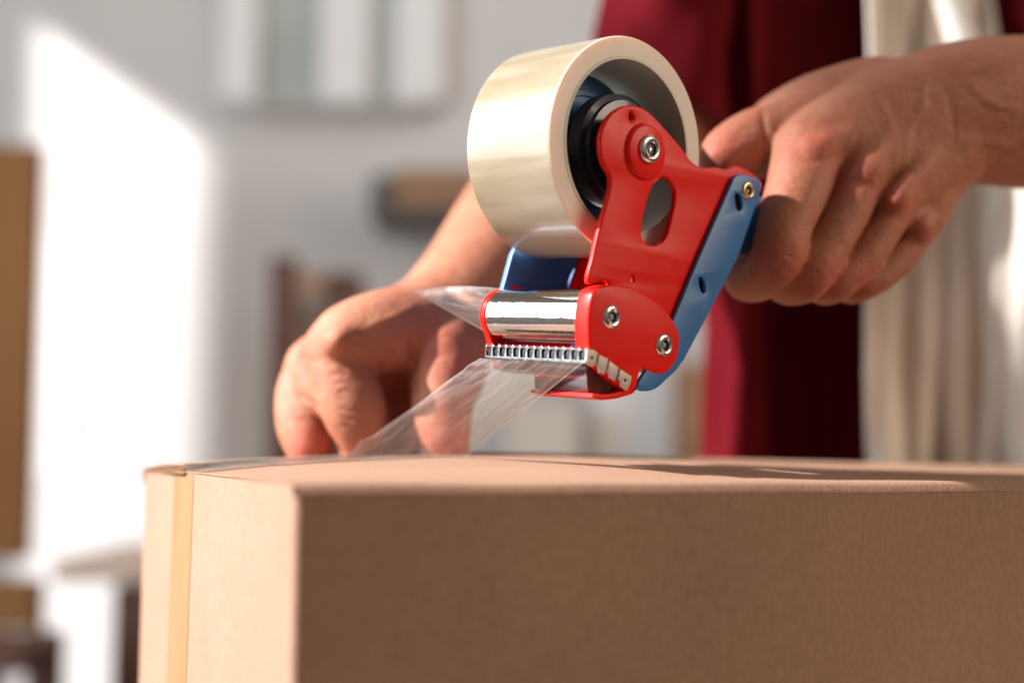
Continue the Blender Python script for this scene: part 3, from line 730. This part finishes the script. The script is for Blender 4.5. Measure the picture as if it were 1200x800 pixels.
# -- fist on the handle (camera right)
chain('base', [(962, 168, .700, 42), (1030, 140, .710, 52), (1095, 126, .722, 62)])
chain('base', [(1012, 192, .700, 38), (1060, 165, .712, 50), (1105, 140, .722, 62)])
chain('base', [(1050, 225, .704, 31), (1085, 185, .716, 44), (1115, 150, .724, 58)])
chain('base', [(1078, 258, .714, 24), (1092, 205, .722, 36), (1115, 158, .728, 52)])
chain('base', [(905, 150, .745, 30), (960, 130, .735, 40), (1030, 115, .727, 46)])
chain('base', [(1095, 130, .724, 68), (1140, 130, .732, 78), (1200, 132, .748, 85), (1290, 138, .80, 92), (1400, 150, .88, 88), (1500, 140, .98, 74)])
chain('base', [(1500, 140, .98, 74), (1520, -60, 1.04, 80), (1500, -250, 1.10, 85), (1420, -400, 1.14, 80)], 4)
chain('g_thumb', [(975, 132, .730, 42), (925, 158, .724, 43), (888, 168, .716, 42), (858, 178, .708, 34), (846, 186, .704, 28)])
chain('g_index', [(948, 178, .697, 43), (936, 218, .686, 38), (920, 262, .677, 33), (911, 300, .674, 32), (893, 326, .684, 26), (874, 330, .70, 23), (866, 318, .712, 20)])
chain('g_middle', [(1014, 195, .696, 30), (997, 240, .688, 27), (972, 285, .683, 26), (947, 322, .682, 29), (925, 335, .694, 23), (908, 328, .712, 20)])
chain('g_ring', [(1052, 228, .702, 27), (1032, 270, .697, 24), (1005, 308, .693, 23), (977, 330, .692, 25), (960, 336, .702, 20), (945, 326, .72, 18)])
chain('g_pinky', [(1078, 262, .713, 23), (1060, 292, .709, 21), (1036, 318, .705, 20), (1008, 334, .703, 20), (992, 338, .712, 17), (980, 326, .726, 16)])
# knuckles and tendons
ball('base', 953, 175, .684, 21); ball('base', 1012, 203, .687, 19); ball('base', 1048, 236, .693, 17); ball('base', 1077, 266, .703, 16)
for (x0, y0, z0, x1, y1, z1) in ((958, 175, .680, 1075, 130, .697), (1015, 205, .684, 1090, 150, .697), (1050, 235, .684, 1100, 170, .698)):
    chain('base', [(x0, y0, z0, 8), ((x0+x1)/2, (y0+y1)/2-3, (z0+z1)/2+.001, 7), (x1, y1, z1+.002, 7)])
# -- hand pressing the tape (camera left)
chain('base', [(394, 408, .742, 35), (432, 402, .760, 44), (480, 388, .79, 50), (525, 370, .82, 56)])
chain('base', [(366, 428, .765, 27), (405, 415, .775, 38), (460, 395, .795, 46), (525, 372, .825, 54)])
chain('base', [(525, 368, .82, 58), (555, 333, .845, 62), (608, 264, .89, 71), (660, 205, .94, 76), (715, 160, .985, 70), (780, 130, 1.03, 60)])
chain('base', [(780, 130, 1.03, 60), (800, -60, 1.06, 72), (830, -250, 1.09, 80), (940, -400, 1.12, 80)], 4)
chain('base', [(545, 385, .79, 38), (528, 402, .765, 37), (524, 425, .752, 36)])
chain('base', [(428, 405, .765, 34), (470, 402, .768, 36), (515, 405, .770, 34)])
chain('l_index', [(396, 414, .736, 38), (404, 446, .732, 38), (414, 478, .731, 38), (421, 503, .733, 31), (425, 523, .735, 21)])
chain('l_middle', [(360, 428, .765, 25), (353, 462, .762, 30), (357, 497, .757, 33), (363, 522, .752, 28), (367, 536, .752, 21)])
chain('l_ring', [(420, 420, .785, 30), (455, 445, .785, 30), (468, 480, .782, 30), (470, 515, .78, 28)])
chain('l_ring', [(400, 430, .80, 34), (425, 480, .80, 36), (430, 520, .79, 32)])
chain('l_thumb', [(527, 402, .746, 34), (522, 428, .739, 38), (519, 458, .735, 38), (518, 488, .731, 35), (521, 508, .728, 30), (527, 521, .727, 23)])
ball('base', 367, 415, .742, 17); ball('base', 516, 404, .735, 22); ball('base', 396, 400, .718, 20)
chain('base', [(396, 398, .710, 9), (440, 383, .735, 9), (490, 362, .768, 9)])
chain('base', [(532, 398, .766, 42), (525, 425, .755, 40), (523, 448, .748, 36)])
chain('base', [(376, 432, .748, 27), (376, 450, .745, 25), (384, 466, .738, 18)])
chain('base', [(402, 396, .732, 33), (446, 388, .738, 42), (500, 380, .756, 46)])
chain('base', [(432, 406, .738, 27), (468, 398, .749, 30), (505, 400, .755, 32)])
# torso core under the clothes
chain('torso', [(940, -400, 1.12, 80), (1180, -420, 1.15, 110), (1420, -400, 1.14, 80)], 3)
chain('torso', [(1180, -400, 1.17, 130), (1200, 0, 1.18, 150), (1200, 400, 1.18, 140), (1200, 700, 1.18, 150)], 3)

VX = 0.0013
GA = np.array([p[1] for p in prims]); GB = np.array([p[2] for p in prims]); ra = np.array([p[3] for p in prims]); rb = np.array([p[4] for p in prims])
grp = [p[0] for p in prims]
lo_all = np.minimum(GA-ra[:, None], GB-rb[:, None])-0.012; hi_all = np.maximum(GA+ra[:, None], GB+rb[:, None])+0.012
gmin = lo_all.min(0); gmax = hi_all.max(0); CH = 48
nch = np.ceil((gmax-gmin)/VX/CH).astype(int)
def smin(a, b, k):
    h = np.maximum(k-np.abs(a-b), 0)/k; return np.minimum(a, b)-h*h*k*.25
grid = vdb.FloatGrid(0.01); grid.transform = vdb.createLinearTransform(voxelSize=VX)
idx = np.arange(CH, dtype=np.float32)
kgrp = {'base': .012, 'torso': .03}
done = 0
for cx in range(nch[0]):
    for cy in range(nch[1]):
        for cz in range(nch[2]):
            o0 = gmin+np.array((cx, cy, cz))*CH*VX; o1 = o0+CH*VX
            sel = np.where(np.all((lo_all < o1) & (hi_all > o0), axis=1))[0]
            if len(sel) == 0: continue
            done += 1
            X = (o0[0]+idx*VX)[:, None, None]; Y = (o0[1]+idx*VX)[None, :, None]; Z_ = (o0[2]+idx*VX)[None, None, :]
            res = {}
            for i in sel:
                a = GA[i]; b = GB[i]; ba = b-a; L2 = max(ba.dot(ba), 1e-12)
                dx = X-a[0]; dy = Y-a[1]; dz = Z_-a[2]
                h = np.clip((dx*ba[0]+dy*ba[1]+dz*ba[2])/L2, 0, 1)
                d = np.sqrt((dx-h*ba[0])**2+(dy-h*ba[1])**2+(dz-h*ba[2])**2)-(ra[i]+(rb[i]-ra[i])*h)
                g_ = grp[i]
                if g_ in res: res[g_] = smin(res[g_], d, kgrp.get(g_, .004)) if g_ in kgrp and g_ != 'base' else (np.minimum(res[g_], d) if g_ != 'base' else smin(res[g_], d, .006))
                else: res[g_] = d
            fing = None
            for g_, d in res.items():
                if g_ in ('base', 'torso'): continue
                fing = d if fing is None else smin(fing, d, .0008)
            tot = res.get('base')
            if fing is not None: tot = fing if tot is None else smin(tot, fing, .004)
            if 'torso' in res: tot = res['torso'] if tot is None else smin(tot, res['torso'], .03)
            arr = np.clip(tot, -.01, .01).astype(np.float32)
            grid.copyFromArray(arr, ijk=tuple(int(v) for v in np.array((cx, cy, cz))*CH))
pts, quads = grid.convertToQuads(isovalue=0.0)
pts = np.asarray(pts, dtype=np.float64)+gmin
quads = np.asarray(quads)[:, ::-1]
print('body', len(pts), len(quads), 'chunks', done)
me = bpy.data.meshes.new('body'); me.vertices.add(len(pts)); me.vertices.foreach_set('co', pts.ravel())
me.loops.add(len(quads)*4); me.loops.foreach_set('vertex_index', quads.ravel().astype(np.int32))
me.polygons.add(len(quads)); me.polygons.foreach_set('loop_start', np.arange(0, len(quads)*4, 4, dtype=np.int32))
me.polygons.foreach_set('use_smooth', np.ones(len(quads), bool))
me.update(calc_edges=True); me.validate()
vn = np.zeros((len(pts), 3)); me.vertex_normals.foreach_get('vector', vn.ravel()) if False else None
tri = pts[quads]; fn = np.cross(tri[:, 2]-tri[:, 0], tri[:, 3]-tri[:, 1]); fn /= np.maximum(np.linalg.norm(fn, axis=1, keepdims=True), 1e-12)
for k_ in range(4): np.add.at(vn, quads[:, k_], fn)
vn /= np.maximum(np.linalg.norm(vn, axis=1, keepdims=True), 1e-12)
cen = np.array(W(1150, 130, .74)); tst = np.argmin(((pts-np.array(W(1150, 130, .69)))**2).sum(1))
if (vn[tst]*(pts[tst]-cen)).sum() < 0: vn = -vn
q_ = pts-np.array(CAM); zc_ = q_@np.array(fwd); px_ = 600+F*(q_@np.array(rt))/zc_; py_ = 400-F*(q_@np.array(up))/zc_
facing = np.clip(-(vn*q_).sum(1)/np.linalg.norm(q_, axis=1)*2, 0, 1)
def crease(line, wpx, dmm, zlo, zhi):
    P = catmull(line, 6, False); P = np.array(P)
    x0, y0 = P.min(0)-4*wpx; x1, y1 = P.max(0)+4*wpx
    sel_ = np.where((px_ > x0) & (px_ < x1) & (py_ > y0) & (py_ < y1) & (facing > 0) & (q_[:, 1] > zlo) & (q_[:, 1] < zhi))[0]
    if len(sel_) == 0: return
    X_ = np.stack([px_[sel_], py_[sel_]], 1); best = np.full(len(sel_), 1e9); tb = np.zeros(len(sel_))
    for i_ in range(len(P)-1):
        a_, b_ = P[i_], P[i_+1]; ab = b_-a_; h_ = np.clip(((X_-a_)@ab)/max(ab@ab, 1e-9), 0, 1)
        dd = np.linalg.norm(X_-a_-h_[:, None]*ab, axis=1); m_ = dd < best; best[m_] = dd[m_]; tb[m_] = ((i_+h_)/(len(P)-1))[m_]
    amp = dmm*mm*np.exp(-(best/wpx)**2)*facing[sel_]*np.clip(np.sin(np.pi*np.clip(tb, .04, .96))*1.6, 0, 1)
    pts[sel_] -= vn[sel_]*amp[:, None]
LH = (.66, .80); RH = (.62, .74)
for ln, w_, d_ in (([(384, 442), (398, 438), (414, 444), (426, 452)], 2.6, .6), ([(388, 452), (402, 448), (418, 455)], 2.4, .5), ([(392, 462), (408, 458), (424, 465)], 2.2, .4), ([(482, 392), (484, 415), (485, 445), (488, 470)], 4.5, 2.2), ([(340, 478), (352, 482), (366, 480)], 2.2, .5), ([(338, 488), (352, 492), (366, 490)], 2.2, .4), ([(408, 398), (428, 405), (442, 420), (450, 442)], 3.2, 1.3), ([(400, 410), (420, 416), (434, 432), (443, 455)], 2.5, .7), ([(398, 424), (414, 428), (428, 440)], 2.4, .5),
    ([(438, 476), (447, 481), (456, 482)], 2.2, .8), ([(396, 486), (412, 492), (432, 488)], 2.2, .8), ([(400, 495), (414, 501), (434, 497)], 2.2, .7), ([(392, 477), (410, 482), (430, 478)], 2.2, .55),
    ([(345, 462), (362, 470), (376, 478)], 3, 1.1), ([(356, 416), (366, 424), (380, 424)], 2.5, .45), ([(500, 398), (512, 393), (526, 397)], 2.2, .5), ([(500, 415), (512, 418), (528, 414)], 2.2, .4),
    ([(505, 462), (520, 466), (538, 462)], 2.2, .5), ([(452, 398), (462, 410), (468, 424)], 3.5, 1.0), ([(430, 378), (460, 372), (490, 356)], 5, -.5), ([(400, 396), (440, 380), (480, 360)], 4, -.35)):
    crease(ln, w_, d_, *LH)
for ln, w_, d_ in (([(898, 292), (912, 287), (930, 293)], 2.2, .5), ([(896, 300), (912, 296), (932, 303)], 2.2, .6), ([(896, 309), (910, 306), (928, 313)], 2.2, .45), ([(936, 316), (950, 314), (962, 322)], 2.2, .5), ([(932, 325), (945, 324), (958, 330)], 2, .4),
    ([(968, 326), (978, 324), (990, 330)], 2, .4), ([(936, 160), (950, 155), (966, 160)], 3, .5), ([(938, 186), (952, 190), (968, 186)], 3, .5), ([(1000, 196), (1012, 192), (1024, 198)], 2.6, .45), ([(1038, 228), (1048, 226), (1058, 232)], 2.4, .4),
    ([(1002, 212), (1012, 215), (1022, 214)], 2.6, .4), ([(893, 124), (896, 155), (895, 190), (894, 212)], 4, 1.6), ([(1015, 105), (1040, 135), (1050, 175), (1046, 210)], 5, -.7), ([(1085, 85), (1080, 125), (1064, 160), (1060, 200)], 5, -.6),
    ([(985, 110), (1000, 145), (990, 180)], 4.5, -.5), ([(1130, 90), (1160, 120), (1200, 130)], 5, -.6), ([(1110, 170), (1150, 165), (1190, 175)], 6, -.6), ([(1108, 100), (1116, 130), (1118, 165)], 5, .6), ([(860, 160), (872, 152), (884, 152)], 2.5, .4), ([(858, 168), (872, 160), (886, 162)], 2.5, .35)):
    crease(ln, w_, d_, *RH)
me.vertices.foreach_set('co', pts.ravel()); me.update()
bm = bmesh.new(); bm.from_mesh(me); bmesh.ops.recalc_face_normals(bm, faces=bm.faces); bm.to_mesh(me); bm.free()
red = np.zeros(len(pts)); spots = [(911, 300, .655, 30), (947, 322, .66, 28), (977, 330, .675, 24), (1008, 334, .69, 22), (953, 171, .675, 24), (1012, 203, .675, 22), (1048, 236, .68, 20), (1077, 266, .69, 20),
    (367, 415, .74, 28), (515, 403, .73, 24), (424, 517, .70, 26), (366, 530, .74, 30), (525, 515, .72, 26), (845, 180, .69, 26), (452, 470, .76, 40)]
for (x, y, Z, r_) in spots:
    c = np.array(W(x, y, Z)); rr = r_*Z/F*1.3; red = np.maximum(red, np.exp(-(((pts-c)**2).sum(1))/(rr*rr))*.75)
hair = np.zeros(len(pts))
for (x, y, Z, r_) in ((1160, 120, .70, 60), (1230, 125, .74, 80), (600, 260, .87, 90), (1090, 110, .69, 30)):
    c = np.array(W(x, y, Z)); rr = r_*Z/F*1.3; hair = np.maximum(hair, np.exp(-(((pts-c)**2).sum(1))/(rr*rr))*.6)
for nm, ar in (('redness', red), ('hair', hair)):
    at = me.attributes.new(nm, 'FLOAT', 'POINT'); at.data.foreach_set('value', ar.astype(np.float32))
body = bpy.data.objects.new('body', me); link(body, M_skin)
person = empty('person', (W(1200, 400, 1.18).x, 1.18, 0), 'person in a maroon shirt and beige apron holding the dispenser and pressing the tape', 'person')

# shirt body: closed loft with folds
def xz(px, Z): return ((px-600)/F*Z, Z)
sec = [xz(*q) for q in ((836, 1.13), (846, 1.07), (868, 1.03), (890, 1.02), (915, 1.06), (945, 1.10), (985, 1.115), (1030, 1.09), (1120, 1.06), (1260, 1.04), (1420, 1.06), (1520, 1.13), (1500, 1.25), (1350, 1.33), (1150, 1.34), (960, 1.28), (860, 1.20))]
sec = catmull(sec, 10, True); cx_, cy_ = np.mean([s[0] for s in sec]), np.mean([s[1] for s in sec])
g = []
for i in range(80):
    z = 0.80+i*0.012; k = i/79; row = []
    wx = 0.012*math.sin(z*7)+0.035*max(0, z-1.35)
    for j, s in enumerate(sec+[sec[0]]):
        a = j/len(sec)*2*math.pi
        f_ = 0.006*math.sin(a*9+z*6)+0.004*math.sin(a*17-z*11)+0.009*mnoise.noise(Vector((s[0]*9, s[1]*9, z*2.5)))
        sx, sy = s[0]-cx_, s[1]-cy_; L_ = math.hypot(sx, sy)
        row.append(Vector((s[0]+sx/L_*f_+wx*(-1 if s[0] < cx_ else 1)*.3, s[1]+sy/L_*f_, z)))
    g.append(row)
shirt = sheet('shirt', g, M_shirt, thick=.0015, uv=False)
# sleeve over the upper arm behind the roll
def sleeve(pts):
    P = catmull([np.array((*W(x, y, Z), r_*Z/F)) for (x, y, Z, r_) in pts], 8, False); g = []
    pa = None
    for i, p in enumerate(P):
        c = Vector(p[:3]); d = (Vector(P[min(i+1, len(P)-1)][:3])-Vector(P[max(i-1, 0)][:3])).normalized()
        a = (pa-d*pa.dot(d)).normalized() if pa else d.orthogonal().normalized(); pa = a; b = d.cross(a); row = []
        for k in range(73):
            t = 2*math.pi*k/72; kk = k % 72
            tt_ = 2*math.pi*kk/72
            r_ = p[3]*(1+0.05*math.sin(3*tt_+i*.25)+0.04*math.sin(5*tt_-i*.4)+.05*mnoise.noise(Vector((math.cos(tt_)*2, math.sin(tt_)*2, i*.12))))
            row.append(c+(a*math.cos(t)+b*math.sin(t))*r_)
        g.append(row)
    return sheet('sleeve', g, M_shirt, thick=.0015, uv=False)
sl1 = sleeve([(768, 158, 1.02, 84), (779, 60, 1.04, 80), (790, -20, 1.055, 86), (810, -160, 1.08, 92), (850, -300, 1.10, 98)])
sl2 = sleeve([(1500, 120, .99, 86), (1512, 20, 1.02, 92), (1510, -100, 1.06, 96), (1490, -300, 1.10, 100)])
# apron
g = []
for i in range(70):
    k = i/69; py = -80+k*900; row = []
    xl = 1017+3*math.sin(py/90); xr = np.interp(py, [-80, 60, 230, 420, 820], [1150, 1172, 1330, 1480, 1500])
    for j in range(120):
        c = j/119; px = xl+(xr-xl)*c
        f_ = 0.010*math.sin(px/15.0+0.4*math.sin(py/140))*(.5+.5*mnoise.noise(Vector((px/60, py/300, 0)))) + .006*math.sin(px/6.5+py/260)+.014*mnoise.noise(Vector((px/55, py/160, 2)))
        base = float(np.interp(px, [1017, 1045, 1100, 1150, 1200, 1500], [1.008, 1.02, 1.045, 1.04, 1.025, 1.05]))
        row.append(W(px, py, base+f_*.8))
    g.append(row)
apron = sheet('apron', g, M_apron, thick=.0016, uv=False)
g = []
for i in range(20):
    k = i/19; py = -90+k*160; x0 = 1070+k*45
    g.append([W(x0+c*38, py, 1.012-.004*math.sin(c*math.pi)) for c in np.linspace(0, 1, 8)])
strap = sheet('apron_strap', g, M_strap, thick=.003, uv=False)
own(person, body, shirt, sl1, sl2, apron)
own(apron, strap)
